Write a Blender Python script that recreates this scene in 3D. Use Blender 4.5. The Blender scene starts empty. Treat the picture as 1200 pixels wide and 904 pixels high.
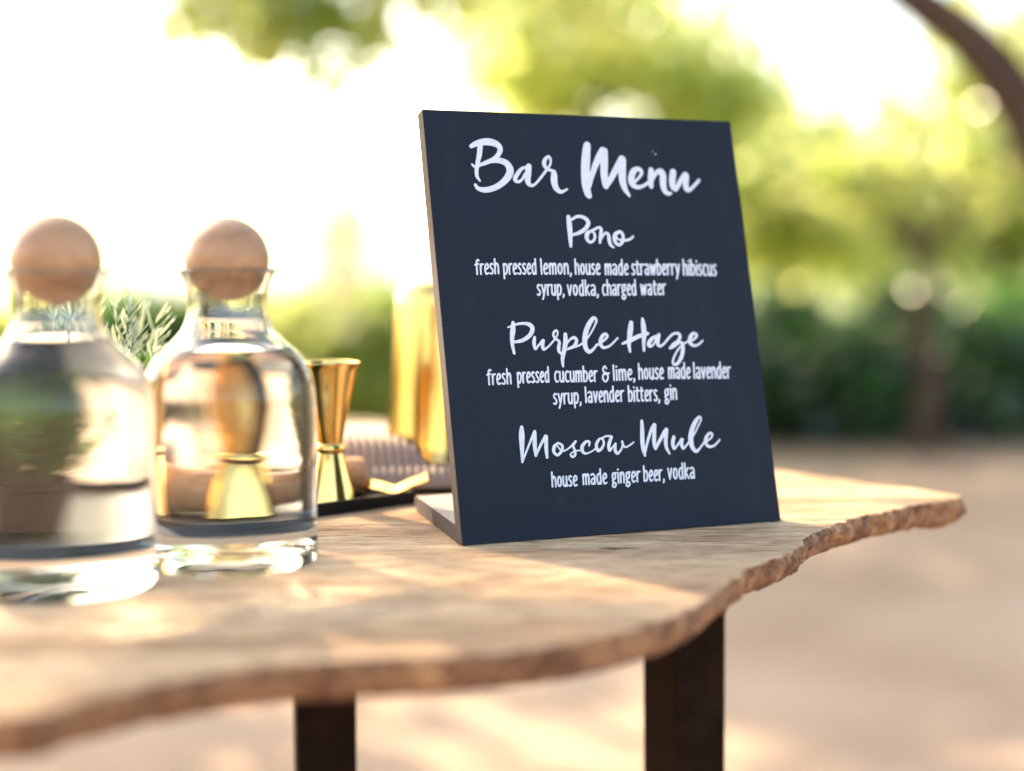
import bpy, bmesh, math, random
import numpy as np
from mathutils import Vector, Matrix
random.seed(7); rng = np.random.default_rng(11)
R = math.radians
scene = bpy.context.scene
col = scene.collection

# ------------------------------------------------------------------ camera, sky, sun, exposure
TZ = 0.76                       # table top
CAM_H = 0.1634                  # lens above the table top
CAM_Z = TZ + CAM_H
PITCH = 0.0872
FPX = 1714.0                    # focal length in pixels of the 1200 px wide photograph
cam_d = bpy.data.cameras.new('camera'); cam = bpy.data.objects.new('camera', cam_d); col.objects.link(cam)
cam_d.sensor_width = 56.0; cam_d.lens = 80.0; cam_d.sensor_fit = 'HORIZONTAL'
cam_d.clip_start = 0.02; cam_d.clip_end = 9000
cam_d.dof.use_dof = True; cam_d.dof.focus_distance = 0.864; cam_d.dof.aperture_fstop = 2.95
cam.location = (0, 0, CAM_Z); cam.rotation_euler = (R(90) - PITCH, 0, 0)
scene.camera = cam

SUN_AZ = R(-41)                 # measured from +Y, negative to the left
SUN_EL = R(33)
world = bpy.data.worlds.new("World"); scene.world = world; world.use_nodes = True
wn = world.node_tree.nodes; wl = world.node_tree.links
bg = wn['Background']; sky = wn.new('ShaderNodeTexSky'); sky.sky_type = 'NISHITA'
sky.sun_disc = False; sky.sun_elevation = SUN_EL; sky.sun_rotation = SUN_AZ
sky.dust_density = 2.5; sky.air_density = 1.0; sky.ozone_density = 1.0
wl.new(sky.outputs[0], bg.inputs[0]); bg.inputs[1].default_value = 0.15
sd = bpy.data.lights.new('sun', 'SUN'); sun = bpy.data.objects.new('sun', sd); col.objects.link(sun)
sd.energy = 2.9; sd.angle = R(0.55); sd.color = (1.0, 0.86, 0.68)
sdir = Vector((math.sin(SUN_AZ)*math.cos(SUN_EL), math.cos(SUN_AZ)*math.cos(SUN_EL), math.sin(SUN_EL)))
sun.rotation_euler = sdir.to_track_quat('Z', 'Y').to_euler(); sun.location = sdir*30
try: sd.cycles.is_caustics_light = True
except Exception: pass
scene.view_settings.view_transform = 'Standard'; scene.view_settings.look = 'None'
scene.view_settings.exposure = 2.5; scene.view_settings.gamma = 1.0
scene.view_settings.use_white_balance = True; scene.view_settings.white_balance_temperature = 7600; scene.view_settings.white_balance_tint = 8
cy = scene.cycles
cy.use_denoising = True; cy.max_bounces = 16; cy.transmission_bounces = 12; cy.glossy_bounces = 6
cy.transparent_max_bounces = 12; cy.diffuse_bounces = 4
cy.sample_clamp_indirect = 12; cy.blur_glossy = 0.6
cy.caustics_reflective = True; cy.caustics_refractive = True

# ------------------------------------------------------------------ helpers
CP, SP = math.cos(PITCH), math.sin(PITCH)
def ray(px, py):
    a = (px-600)/FPX; b = -(py-452)/FPX
    return Vector((a, CP + b*SP, -SP + b*CP))
def on_z(px, py, z):
    d = ray(px, py); t = (z-CAM_Z)/d.z
    return Vector((0, 0, CAM_Z)) + d*t
def on_table(px, py, z=0.0): return on_z(px, py, TZ+z)

def put(o, parent=None):
    col.objects.link(o)
    if parent is not None: o.parent = parent
    return o
def tag(o, label=None, cat=None, group=None, kind=None):
    if label: o['label'] = label
    if cat: o['category'] = cat
    if group: o['group'] = group
    if kind: o['kind'] = kind
    return o
def empty(name, loc, rz=0.0):
    o = bpy.data.objects.new(name, None); col.objects.link(o)
    o.location = loc; o.rotation_euler = (0, 0, rz); o.empty_display_size = 0.05
    return o
def mesh_obj(name, verts, faces, mats, parent=None, smooth=False, mat_idx=None):
    me = bpy.data.meshes.new(name); me.from_pydata([tuple(v) for v in verts], [], faces)
    for m in (mats if isinstance(mats, (list, tuple)) else [mats]): me.materials.append(m)
    if mat_idx is not None: me.polygons.foreach_set('material_index', mat_idx)
    if smooth: me.polygons.foreach_set('use_smooth', [True]*len(me.polygons))
    me.update()
    return put(bpy.data.objects.new(name, me), parent)
def bm_obj(name, bm, mats, parent=None, smooth=False, sharp=None):
    me = bpy.data.meshes.new(name); bm.to_mesh(me); bm.free()
    for m in (mats if isinstance(mats, (list, tuple)) else [mats]): me.materials.append(m)
    if smooth: me.polygons.foreach_set('use_smooth', [True]*len(me.polygons))
    if sharp is not None: me.set_sharp_from_angle(angle=R(sharp))
    return put(bpy.data.objects.new(name, me), parent)
def box_bm(size, center=(0, 0, 0), bevel=0.0, seg=2, bm=None, rot=None):
    bm = bm or bmesh.new()
    n0 = len(bm.verts)
    r = bmesh.ops.create_cube(bm, size=1.0)
    M = Matrix.Translation(center) @ (rot.to_4x4() if rot else Matrix.Identity(4)) @ Matrix.Diagonal((*size, 1))
    bmesh.ops.transform(bm, matrix=M, verts=r['verts'])
    if bevel:
        es = list({e for v in r['verts'] for e in v.link_edges})
        bmesh.ops.bevel(bm, geom=es, offset=bevel, segments=seg, profile=0.7, affect='EDGES')
    return bm
def catmull(pts, n=8):
    P = np.array(pts, float)
    if len(P) == 2:
        t = np.linspace(0, 1, n*2+1)[:, None]; return P[0]*(1-t)+P[1]*t
    P = np.vstack([2*P[0]-P[1], P, 2*P[-1]-P[-2]]); out = []
    for i in range(1, len(P)-2):
        p0, p1, p2, p3 = P[i-1:i+3]
        for t in np.linspace(0, 1, n, endpoint=False):
            out.append(0.5*((2*p1)+(-p0+p2)*t+(2*p0-5*p1+4*p2-p3)*t*t+(-p0+3*p1-3*p2+p3)*t**3))
    out.append(P[-2]); return np.array(out)
def lathe(profile, seg=96, close=False):
    """profile: list of (r, z) -> verts, faces; normals face outward when the profile runs upward."""
    verts, faces, rings = [], [], []
    for r, z in profile:
        if r < 1e-6: rings.append([len(verts)]); verts.append((0, 0, z))
        else:
            rings.append(list(range(len(verts), len(verts)+seg)))
            verts += [(r*math.cos(2*math.pi*k/seg), r*math.sin(2*math.pi*k/seg), z) for k in range(seg)]
    for i in range(len(rings)-1):
        a, b = rings[i], rings[i+1]
        for k in range(seg):
            k2 = (k+1) % seg
            if len(a) == 1 and len(b) == 1: continue
            if len(a) == 1: faces.append((a[0], b[k2], b[k]))
            elif len(b) == 1: faces.append((a[k], a[k2], b[0]))
            else: faces.append((a[k], a[k2], b[k2], b[k]))
    return verts, faces
def tube(path, radii, seg=10, cap=True):
    P = [Vector(p) for p in path]; verts, faces = [], []
    prev = None
    for i, p in enumerate(P):
        t = (P[min(i+1, len(P)-1)]-P[max(i-1, 0)]).normalized()
        ref = Vector((0, 0, 1)) if abs(t.z) < 0.9 else Vector((1, 0, 0))
        if prev is not None: ref = prev
        x = (ref - t*ref.dot(t)).normalized(); prev = x; y = t.cross(x)
        for k in range(seg):
            a = 2*math.pi*k/seg; verts.append(tuple(p + (x*math.cos(a)+y*math.sin(a))*radii[i]))
    for i in range(len(P)-1):
        for k in range(seg):
            k2 = (k+1) % seg
            faces.append((i*seg+k, i*seg+k2, (i+1)*seg+k2, (i+1)*seg+k))
    if cap:
        faces.append(tuple(range(seg-1, -1, -1))); faces.append(tuple((len(P)-1)*seg+k for k in range(seg)))
    return verts, faces
def merge(parts):
    V, F = [], []
    for v, f in parts:
        n = len(V); V += list(v); F += [tuple(i+n for i in q) for q in f]
    return V, F

# ------------------------------------------------------------------ materials
def new_mat(name):
    m = bpy.data.materials.new(name); m.use_nodes = True
    nt = m.node_tree; return m, nt, nt.nodes['Principled BSDF'], nt.nodes['Material Output']
def N(nt, t, **kw):
    n = nt.nodes.new(t)
    for k, v in kw.items(): setattr(n, k, v)
    return n
def coords(nt, scale=(1, 1, 1), rot=(0, 0, 0), kind='Object'):
    tc = N(nt, 'ShaderNodeTexCoord'); mp = N(nt, 'ShaderNodeMapping')
    mp.inputs['Scale'].default_value = scale; mp.inputs['Rotation'].default_value = rot
    nt.links.new(tc.outputs[kind], mp.inputs['Vector']); return mp.outputs[0]
def noise(nt, vec, scale, detail=4, rough=0.5, dist=0.0):
    n = N(nt, 'ShaderNodeTexNoise'); n.inputs['Scale'].default_value = scale
    n.inputs['Detail'].default_value = detail; n.inputs['Roughness'].default_value = rough
    n.inputs['Distortion'].default_value = dist
    if vec is not None: nt.links.new(vec, n.inputs['Vector'])
    return n.outputs['Fac']
def ramp(nt, fac, stops, interp='LINEAR'):
    r = N(nt, 'ShaderNodeValToRGB'); e = r.color_ramp; e.interpolation = interp
    while len(e.elements) < len(stops): e.elements.new(0.5)
    for el, (p, c) in zip(e.elements, stops): el.position = p; el.color = (*c, 1)
    nt.links.new(fac, r.inputs[0]); return r.outputs[0]
def mixc(nt, fac, a, b, mode='MIX'):
    n = N(nt, 'ShaderNodeMix', data_type='RGBA', blend_type=mode)
    for s, v in ((0, fac), (6, a), (7, b)):
        if hasattr(v, 'is_linked') or isinstance(v, bpy.types.NodeSocket): nt.links.new(v, n.inputs[s])
        else: n.inputs[s].default_value = v if s == 0 else (*v, 1)
    return n.outputs[2]
def bump(nt, bsdf, h, strength, dist=0.001):
    b = N(nt, 'ShaderNodeBump'); b.inputs['Strength'].default_value = strength; b.inputs['Distance'].default_value = dist
    nt.links.new(h, b.inputs['Height']); nt.links.new(b.outputs[0], bsdf.inputs['Normal'])

def wood_mat(name, c_dark, c_mid, c_light, rot=(0, 0, 0), scale=1.0, rough=0.55, bumpd=0.0004, spec=0.5, fleck=0.6):
    m, nt, b, o = new_mat(name)
    v = coords(nt, (scale*2.0, scale*26, scale*10), rot)
    big = noise(nt, v, 1.6, 5, 0.55, 0.8)
    v2 = coords(nt, (scale*20, scale*210, scale*60), rot)
    fine = noise(nt, v2, 2.0, 6, 0.65, 0.3)
    v3 = coords(nt, (1, 1, 1))
    blot = noise(nt, v3, 5*scale, 3, 0.5)
    c = ramp(nt, big, [(0.3, c_dark), (0.5, c_mid), (0.68, c_light)])
    f = ramp(nt, fine, [(0.38, (0.42, 0.36, 0.30)), (0.50, (0.95, 0.93, 0.9)), (0.66, (1.3, 1.28, 1.24))])
    c = mixc(nt, fleck, c, f, 'MULTIPLY')
    v4 = coords(nt, (scale*30, scale*420, scale*100), rot); pores = noise(nt, v4, 3.0, 3, 0.5)
    c = mixc(nt, 0.5*fleck, c, ramp(nt, pores, [(0.36, (0.35, 0.28, 0.22)), (0.44, (1, 1, 1))]), 'MULTIPLY')
    b.inputs['Specular IOR Level'].default_value = spec
    g = ramp(nt, blot, [(0.35, (0.8, 0.78, 0.76)), (0.65, (1.08, 1.06, 1.03))])
    c = mixc(nt, 0.8, c, g, 'MULTIPLY')
    nt.links.new(c, b.inputs['Base Color'])
    rr = N(nt, 'ShaderNodeMapRange'); nt.links.new(fine, rr.inputs[0])
    rr.inputs[3].default_value = rough+0.15; rr.inputs[4].default_value = rough-0.08
    nt.links.new(rr.outputs[0], b.inputs['Roughness'])
    bump(nt, b, fine, 0.6, bumpd)
    return m
M = {}
M['table'] = wood_mat('table_wood', (0.32, 0.18, 0.095), (0.49, 0.31, 0.18), (0.61, 0.42, 0.265), rot=(0, 0, R(-52)), scale=1.0, rough=0.68, spec=0.22, fleck=0.95)
def edge_mat():
    m, nt, b, o = new_mat('live_edge')
    v = coords(nt, (1, 1, 1)); n1 = noise(nt, v, 90, 8, 0.75, 0.4); n2 = noise(nt, v, 14, 4, 0.6)
    c = ramp(nt, n1, [(0.30, (0.03, 0.012, 0.006)), (0.45, (0.17, 0.075, 0.035)), (0.58, (0.36, 0.19, 0.09)), (0.75, (0.52, 0.32, 0.16))])
    c2 = ramp(nt, n2, [(0.35, (0.6, 0.5, 0.45)), (0.6, (1.1, 1.05, 1.0))])
    nt.links.new(mixc(nt, 0.8, c, c2, 'MULTIPLY'), b.inputs['Base Color']); b.inputs['Roughness'].default_value = 0.8
    bump(nt, b, n1, 1.0, 0.003); return m
M['edge'] = edge_mat()
M['ball'] = wood_mat('stopper_wood', (0.27, 0.13, 0.06), (0.35, 0.18, 0.085), (0.41, 0.22, 0.11), scale=2.0, rough=0.40, bumpd=0.00004, fleck=0.22)
M['muddler'] = wood_mat('muddler_wood', (0.36, 0.16, 0.07), (0.48, 0.24, 0.11), (0.56, 0.32, 0.17), scale=4.0, rough=0.45, bumpd=0.0001)
def plain(name, c, rough=0.5, metal=0.0, nscale=60, var=0.12, bmp=0.0, spec=0.5):
    m, nt, b, o = new_mat(name)
    n = noise(nt, coords(nt), nscale, 5, 0.6)
    lo = tuple(x*(1-var) for x in c); hi = tuple(min(1, x*(1+var)) for x in c)
    nt.links.new(ramp(nt, n, [(0.3, lo), (0.7, hi)]), b.inputs['Base Color'])
    b.inputs['Roughness'].default_value = rough; b.inputs['Metallic'].default_value = metal
    b.inputs['Specular IOR Level'].default_value = spec
    if bmp: bump(nt, b, n, 0.5, bmp)
    return m
def board_mat():
    m, nt, b, o = new_mat('navy_chalk_paint')
    v = coords(nt); n = noise(nt, v, 900, 4, 0.7); w = noise(nt, v, 14, 4, 0.6)
    c = ramp(nt, w, [(0.3, (0.0028, 0.0062, 0.0145)), (0.7, (0.0042, 0.0084, 0.0188))])
    c = mixc(nt, 0.5, c, ramp(nt, n, [(0.35, (0.7, 0.7, 0.72)), (0.65, (1.25, 1.25, 1.22))]), 'MULTIPLY')
    sm = noise(nt, coords(nt, (1, 0.35, 1), (0, 0, R(25))), 22, 5, 0.7, 1.2)
    c = mixc(nt, ramp(nt, sm, [(0.52, (0, 0, 0)), (0.80, (0.16, 0.16, 0.16))]), c, (0.05, 0.055, 0.065))
    nt.links.new(c, b.inputs['Base Color']); b.inputs['Roughness'].default_value = 0.68
    b.inputs['Specular IOR Level'].default_value = 0.22
    bump(nt, b, n, 0.5, 0.0002); return m
M['board'] = board_mat()
M['mdf'] = plain('mdf_edge', (0.055, 0.034, 0.028), 0.85, nscale=700, var=0.55, bmp=0.0006)
M['mdf_top'] = plain('pale_board_top', (0.29, 0.235, 0.21), 0.6, nscale=300, var=0.12)
M['ink'] = plain('white_paint_marker', (0.49, 0.51, 0.57), 0.6, nscale=260, var=0.10)
def gold_mat(name, c, rough):
    m, nt, b, o = new_mat(name)
    n = noise(nt, coords(nt, (1, 1, 0.05)), 300, 3, 0.5); n2 = noise(nt, coords(nt), 20, 3, 0.5)
    nt.links.new(ramp(nt, n2, [(0.3, tuple(x*0.9 for x in c)), (0.7, c)]), b.inputs['Base Color'])
    b.inputs['Metallic'].default_value = 1.0
    rr = N(nt, 'ShaderNodeMapRange'); nt.links.new(n, rr.inputs[0]); rr.inputs[3].default_value = rough*0.7; rr.inputs[4].default_value = rough*1.4
    nt.links.new(rr.outputs[0], b.inputs['Roughness']); return m
M['gold'] = gold_mat('polished_brass', (0.93, 0.60, 0.19), 0.10)
M['gold_satin'] = gold_mat('satin_brass', (0.72, 0.46, 0.15), 0.16)
M['black'] = plain('black_tray', (0.004, 0.0035, 0.0035), 0.5, nscale=200, spec=0.2)
M['leg'] = plain('dark_bronze_steel', (0.011, 0.005, 0.0027), 0.75, metal=0.0, nscale=40, var=0.4, spec=0.06)
M['napkin'] = plain('ribbed_linen', (0.33, 0.235, 0.185), 0.9, nscale=500, var=0.12)
M['soil'] = plain('potting_soil', (0.03, 0.02, 0.014), 0.95, nscale=300, var=0.5, bmp=0.002)
M['pot'] = plain('dark_slatted_pot', (0.02, 0.012, 0.008), 0.7, nscale=90, var=0.6, spec=0.2)
def glass_mat(name, ior, color=(1, 1, 1)):
    m = bpy.data.materials.new(name); m.use_nodes = True; nt = m.node_tree; nt.nodes.clear()
    o = N(nt, 'ShaderNodeOutputMaterial'); g = N(nt, 'ShaderNodeBsdfGlass')
    g.inputs['IOR'].default_value = ior; g.inputs['Roughness'].default_value = 0.0; g.inputs['Color'].default_value = (*color, 1)
    nt.links.new(g.outputs[0], o.inputs['Surface'])
    return m, nt, g
def bottle_glass():
    m, nt, g = glass_mat('clear_bottle_glass', 1.52, (0.985, 0.99, 0.985))
    return m
M['glass'] = bottle_glass()
M['wet_glass'] = glass_mat('bottle_glass_wetted_inside', 1.37, (0.985, 0.99, 0.985))[0]
M['water_top'] = glass_mat('water_surface', 1.333)[0]
M['water_side'] = glass_mat('water_against_glass', 1.333/1.52)[0]
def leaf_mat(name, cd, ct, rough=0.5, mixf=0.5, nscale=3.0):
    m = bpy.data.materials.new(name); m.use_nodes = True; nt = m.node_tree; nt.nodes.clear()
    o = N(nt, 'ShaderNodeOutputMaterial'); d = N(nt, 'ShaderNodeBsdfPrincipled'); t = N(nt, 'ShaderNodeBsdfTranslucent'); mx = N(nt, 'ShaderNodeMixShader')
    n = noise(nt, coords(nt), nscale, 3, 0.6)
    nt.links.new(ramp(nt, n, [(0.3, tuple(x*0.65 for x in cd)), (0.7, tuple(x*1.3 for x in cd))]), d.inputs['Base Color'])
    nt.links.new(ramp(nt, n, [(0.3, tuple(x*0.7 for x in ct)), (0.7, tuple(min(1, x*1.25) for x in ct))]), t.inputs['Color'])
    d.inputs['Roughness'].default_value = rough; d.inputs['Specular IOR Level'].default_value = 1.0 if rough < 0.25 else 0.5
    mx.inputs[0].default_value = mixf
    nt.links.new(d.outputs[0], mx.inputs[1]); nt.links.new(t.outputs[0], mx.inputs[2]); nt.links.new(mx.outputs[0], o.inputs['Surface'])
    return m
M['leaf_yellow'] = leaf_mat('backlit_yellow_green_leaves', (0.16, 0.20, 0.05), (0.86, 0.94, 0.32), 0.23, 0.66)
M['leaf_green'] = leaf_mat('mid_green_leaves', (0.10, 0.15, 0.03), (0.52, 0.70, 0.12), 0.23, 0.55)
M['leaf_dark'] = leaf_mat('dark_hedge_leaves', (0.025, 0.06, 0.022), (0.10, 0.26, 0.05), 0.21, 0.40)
M['leaf_silver'] = leaf_mat('silver_green_leaves', (0.42, 0.46, 0.34), (0.40, 0.46, 0.28), 0.38, 0.35, 60)
M['leaf_herb'] = leaf_mat('dark_herb_leaves', (0.05, 0.10, 0.03), (0.14, 0.30, 0.06), 0.4, 0.45, 60)
M['bark'] = plain('bark', (0.055, 0.028, 0.015), 0.9, nscale=12, var=0.5, bmp=0.02)
M['stem'] = plain('green_stem', (0.13, 0.15, 0.07), 0.7, nscale=60)

# ------------------------------------------------------------------ the setting: ground, sea
def ground():
    m, nt, b, o = new_mat('sandy_earth')
    v = coords(nt); n1 = noise(nt, v, 0.9, 6, 0.6, 0.4); n2 = noise(nt, v, 30, 6, 0.7)
    c = ramp(nt, n1, [(0.3, (0.27, 0.165, 0.105)), (0.5, (0.37, 0.24, 0.16)), (0.72, (0.45, 0.315, 0.22))])
    c = mixc(nt, 0.5, c, ramp(nt, n2, [(0.3, (0.75, 0.72, 0.7)), (0.7, (1.15, 1.12, 1.1))]), 'MULTIPLY')
    nt.links.new(c, b.inputs['Base Color']); b.inputs['Roughness'].default_value = 0.9; bump(nt, b, n2, 0.6, 0.01)
    xs = np.concatenate([np.linspace(-60, -6, 12), np.linspace(-5, 8, 53), np.linspace(9, 60, 12)])
    ys = np.concatenate([np.linspace(-20, 0, 6), np.linspace(0.5, 12, 47), np.linspace(13, 46, 12)])
    V, F = [], []
    for y in ys:
        for x in xs:
            z = 0.012*math.sin(x*2.1+y)*math.cos(y*1.7-x*0.6) if y < 12 else 0
            V.append((x, y, z - 0.012))
    nx = len(xs)
    for j in range(len(ys)-1):
        for i in range(nx-1): F.append((j*nx+i, j*nx+i+1, (j+1)*nx+i+1, (j+1)*nx+i))
    g = mesh_obj('ground', V, F, m, smooth=True); tag(g, kind='structure')
    # lawn bank beyond the hedges, dropping to the water on the left, rising on the right
    m2, nt, b, o = new_mat('sunlit_lawn')
    v = coords(nt); n1 = noise(nt, v, 0.6, 6, 0.6); n2 = noise(nt, v, 8, 5, 0.7)
    c = ramp(nt, n1, [(0.3, (0.09, 0.13, 0.03)), (0.7, (0.19, 0.22, 0.055))])
    c = mixc(nt, 0.5, c, ramp(nt, n2, [(0.3, (0.6, 0.6, 0.6)), (0.7, (1.3, 1.3, 1.2))]), 'MULTIPLY')
    nt.links.new(c, b.inputs['Base Color']); b.inputs['Roughness'].default_value = 0.9
    V, F = [], []; xs = np.concatenate([np.linspace(-160, -14, 20), np.linspace(-13, 13, 53), np.linspace(14, 160, 20)]); ys = np.concatenate([np.linspace(7.4, 15, 24), np.linspace(16, 90, 26)])
    for y in ys:
        for x in xs:
            k = min(1, max(0, (x+1.5)/7.0)); k = k*k*(3-2*k)
            far = max(0, (y-13)/20.0)
            m = min(1, max(0, (y-7.4)/4.2)); m = m*m*(3-2*m); mo = 0.60*m*(1 if y < 12.5 else max(0, 1-(y-12.5)/4)) - 0.10*(1-m)
            z = k*(min(2.2, far*1.0) + 0.01 - 0.06*(1 if y < 9 else 0)) + (1-k)*(mo + 0.05*math.sin(x*1.3)*m - far*2.6)
            V.append((x, y, z))
    nx = len(xs)
    for j in range(len(ys)-1):
        for i in range(nx-1): F.append((j*nx+i, j*nx+i+1, (j+1)*nx+i+1, (j+1)*nx+i))
    tag(mesh_obj('lawn', V, F, m2, smooth=True), kind='structure')
    m3, nt, b, o = new_mat('sea_water')
    b.inputs['Base Color'].default_value = (0.10, 0.16, 0.17, 1); b.inputs['Roughness'].default_value = 0.45
    n = noise(nt, coords(nt, (1, 0.35, 1)), 0.6, 6, 0.65); bump(nt, b, n, 1.0, 0.6)
    tag(mesh_obj('sea', [(-6000, -60, -10.5), (6000, -60, -10.5), (6000, 8500, -10.5), (-6000, 8500, -10.5)], [(0, 1, 2, 3)], m3), kind='structure')
ground()

# ------------------------------------------------------------------ foliage
def leaves(centres, per, spread, size, glint_share=0.14, seed=0):
    """numpy leaf cloud: folded rhombic leaves gathered round clump centres"""
    g = np.random.default_rng(seed); C = np.repeat(np.array(centres, float), per, axis=0); n = len(C)
    P = C + g.normal(0, 1, (n, 3))*np.array(spread)
    a = g.uniform(0, 2*math.pi, n); tilt = g.uniform(-1.1, 1.1, n)
    d = np.stack([np.cos(a)*np.cos(tilt), np.sin(a)*np.cos(tilt), np.sin(tilt)], 1)
    r = g.normal(0, 1, (n, 3)); s = np.cross(d, r); s /= np.linalg.norm(s, axis=1)[:, None]+1e-9
    nrm = np.cross(d, s); fold = np.full((n, 1), 0.08)
    # a share of the leaves is turned to mirror sun glints toward the camera
    k = int(n*glint_share)
    if k:
        t = np.array([-0.64, -0.43, 0.63]) + g.normal(0, 0.2, (k, 3)); t /= np.linalg.norm(t, axis=1)[:, None]
        dd = np.cross(t, g.normal(0, 1, (k, 3))); dd /= np.linalg.norm(dd, axis=1)[:, None]
        ii = g.permutation(n)[:k]; d[ii] = dd; nrm[ii] = t; s[ii] = np.cross(t, dd); fold[ii] = 0.01
    L = size*g.uniform(0.6, 1.35, n)[:, None]; W = L*0.34
    v = np.empty((n, 4, 3)); v[:, 0] = P; v[:, 1] = P+d*L*0.5+s*W+nrm*L*fold; v[:, 2] = P+d*L; v[:, 3] = P+d*L*0.5-s*W+nrm*L*fold
    idx = np.arange(n)*4
    f = np.stack([idx, idx+1, idx+2, idx, idx+2, idx+3], 1).reshape(-1, 3)
    return v.reshape(-1, 3), f
def np_mesh(name, v, f, mat, parent=None):
    me = bpy.data.meshes.new(name); me.vertices.add(len(v)); me.vertices.foreach_set('co', v.astype(np.float32).ravel())
    me.loops.add(f.size); me.loops.foreach_set('vertex_index', f.astype(np.int32).ravel())
    me.polygons.add(len(f)); me.polygons.foreach_set('loop_start', np.arange(0, f.size, 3, dtype=np.int32))
    me.polygons.foreach_set('loop_total', np.full(len(f), 3, dtype=np.int32))
    me.materials.append(mat); me.update(calc_edges=True)
    return put(bpy.data.objects.new(name, me), parent)
def clumps_in(ell, n, g, shell=0.55):
    out = []
    (cx, cyy, cz), (rx, ry, rz) = ell
    while len(out) < n:
        p = g.uniform(-1, 1, 3); q = np.linalg.norm(p)
        if q <= 1 and (q > shell or g.random() < 0.35): out.append((cx+p[0]*rx, cyy+p[1]*ry, cz+p[2]*rz))
    return out
def limb_path(a, b, sag, g, n=7):
    a, b = np.array(a, float), np.array(b, float); out = []
    for i in range(n):
        t = i/(n-1); p = a*(1-t)+b*t; p[2] += math.sin(math.pi*t)*sag
        if 0 < i < n-1: p += g.normal(0, 0.03, 3)*np.linalg.norm(b-a)
        out.append(p)
    return out
def make_tree(name, label, cat, base, trunk_top, r0, ells, nclump, per, spread, size, mat, seed, group=None, limbs=True, dark=True):
    g = np.random.default_rng(seed); root = empty(name, base); B = Vector(base)
    tag(root, label, cat, group)
    tp = limb_path((0, 0, -0.2), Vector(trunk_top)-B, 0.0, g, 8)
    parts = [tube(tp, [r0*(1.25-0.75*i/7) for i in range(8)], 12)]
    mesh_obj('trunk', *parts[0], M['bark'], root, True)
    cs = []; lim = []
    for (c, rr) in ells:
        cl = Vector(c)-B; k = max(3, int(nclump*rr[0]*rr[2]/sum(e[1][0]*e[1][2] for e in ells)))
        cc = clumps_in((tuple(cl), rr), k, g); cs += cc
        if limbs:
            lp = limb_path(Vector(trunk_top)-B, cl, 0.15, g); lim.append(tube(lp, [r0*0.5*(1-0.75*i/6) for i in range(7)], 8))
            for q in cc[::max(1, len(cc)//6)]:
                lp = limb_path(lp[3], q, 0.05, g, 5) if False else limb_path(cl, q, 0.05, g, 5)
                lim.append(tube(lp, [r0*0.16*(1-0.7*i/4) for i in range(5)], 6))
    if lim: mesh_obj('limbs', *merge(lim), M['bark'], root, True)
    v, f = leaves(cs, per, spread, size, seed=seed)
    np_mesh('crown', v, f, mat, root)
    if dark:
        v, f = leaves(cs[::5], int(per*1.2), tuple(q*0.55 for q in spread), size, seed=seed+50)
        np_mesh('shaded_leaves', v, f, M['leaf_green'], root)  # tight clusters of darker green leaves mottle the crown
    return root
def make_bush(name, label, base, ell, nclump, per, spread, size, mat, seed, group=None, cat='bush'):
    g = np.random.default_rng(seed); root = empty(name, base); tag(root, label, cat, group)
    st = []
    cc = clumps_in(((0, 0, ell[2]*0.98), ell), nclump, g, 0.6)
    cc = [(x, y, max(0.04, z)) for x, y, z in cc]
    for q in cc[::max(1, nclump//9)]:
        lp = limb_path((g.uniform(-.08, .08), g.uniform(-.08, .08), -0.05), q, 0.05, g, 5); st.append(tube(lp, [0.022*(1-0.7*i/4) for i in range(5)], 6))
    mesh_obj('stems', *merge(st), M['bark'], root, True)
    v, f = leaves(cc, per, spread, size, seed=seed); v[:, 2] = np.abs(v[:, 2])
    np_mesh('foliage', v, f, mat, root); return root

def X(px, d): return (px-600)/FPX*d       # width at a distance
# low bright hedge on the left: individual rounded shrubs
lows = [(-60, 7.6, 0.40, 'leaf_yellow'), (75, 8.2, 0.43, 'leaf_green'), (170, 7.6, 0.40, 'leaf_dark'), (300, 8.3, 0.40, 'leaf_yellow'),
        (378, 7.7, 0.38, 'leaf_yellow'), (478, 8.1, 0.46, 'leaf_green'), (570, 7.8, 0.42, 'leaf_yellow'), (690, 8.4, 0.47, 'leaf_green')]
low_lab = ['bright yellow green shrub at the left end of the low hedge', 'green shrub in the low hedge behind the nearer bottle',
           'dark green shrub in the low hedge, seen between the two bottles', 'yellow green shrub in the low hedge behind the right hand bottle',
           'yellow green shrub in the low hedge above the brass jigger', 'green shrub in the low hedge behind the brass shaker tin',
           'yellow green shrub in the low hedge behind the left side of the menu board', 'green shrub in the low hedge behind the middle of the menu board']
lows += [(-210, 7.9, 0.50, 'leaf_green'), (-400, 7.5, 0.6, 'leaf_dark'), (-700, 7.0, 0.75, 'leaf_green'), (-1100, 6.0, 0.8, 'leaf_dark'), (-1800, 5.0, 0.8, 'leaf_green'), (-3200, 3.6, 0.8, 'leaf_dark')]  # unseen shrubs added so the bottles refract greenery instead of white glare
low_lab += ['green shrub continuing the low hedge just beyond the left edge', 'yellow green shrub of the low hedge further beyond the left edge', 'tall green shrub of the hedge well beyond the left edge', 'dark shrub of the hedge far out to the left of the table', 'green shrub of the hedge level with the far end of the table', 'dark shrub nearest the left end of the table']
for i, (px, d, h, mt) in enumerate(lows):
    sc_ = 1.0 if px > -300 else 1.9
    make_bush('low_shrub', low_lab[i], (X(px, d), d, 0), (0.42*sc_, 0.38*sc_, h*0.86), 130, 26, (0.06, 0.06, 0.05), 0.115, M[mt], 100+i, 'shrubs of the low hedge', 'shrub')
darks = [(830, 7.4, 0.40), (905, 7.9, 0.42), (985, 7.5, 0.40), (1065, 8.1, 0.43), (1140, 7.6, 0.40), (1220, 8.0, 0.42), (1300, 7.6, 0.42)]
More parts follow.
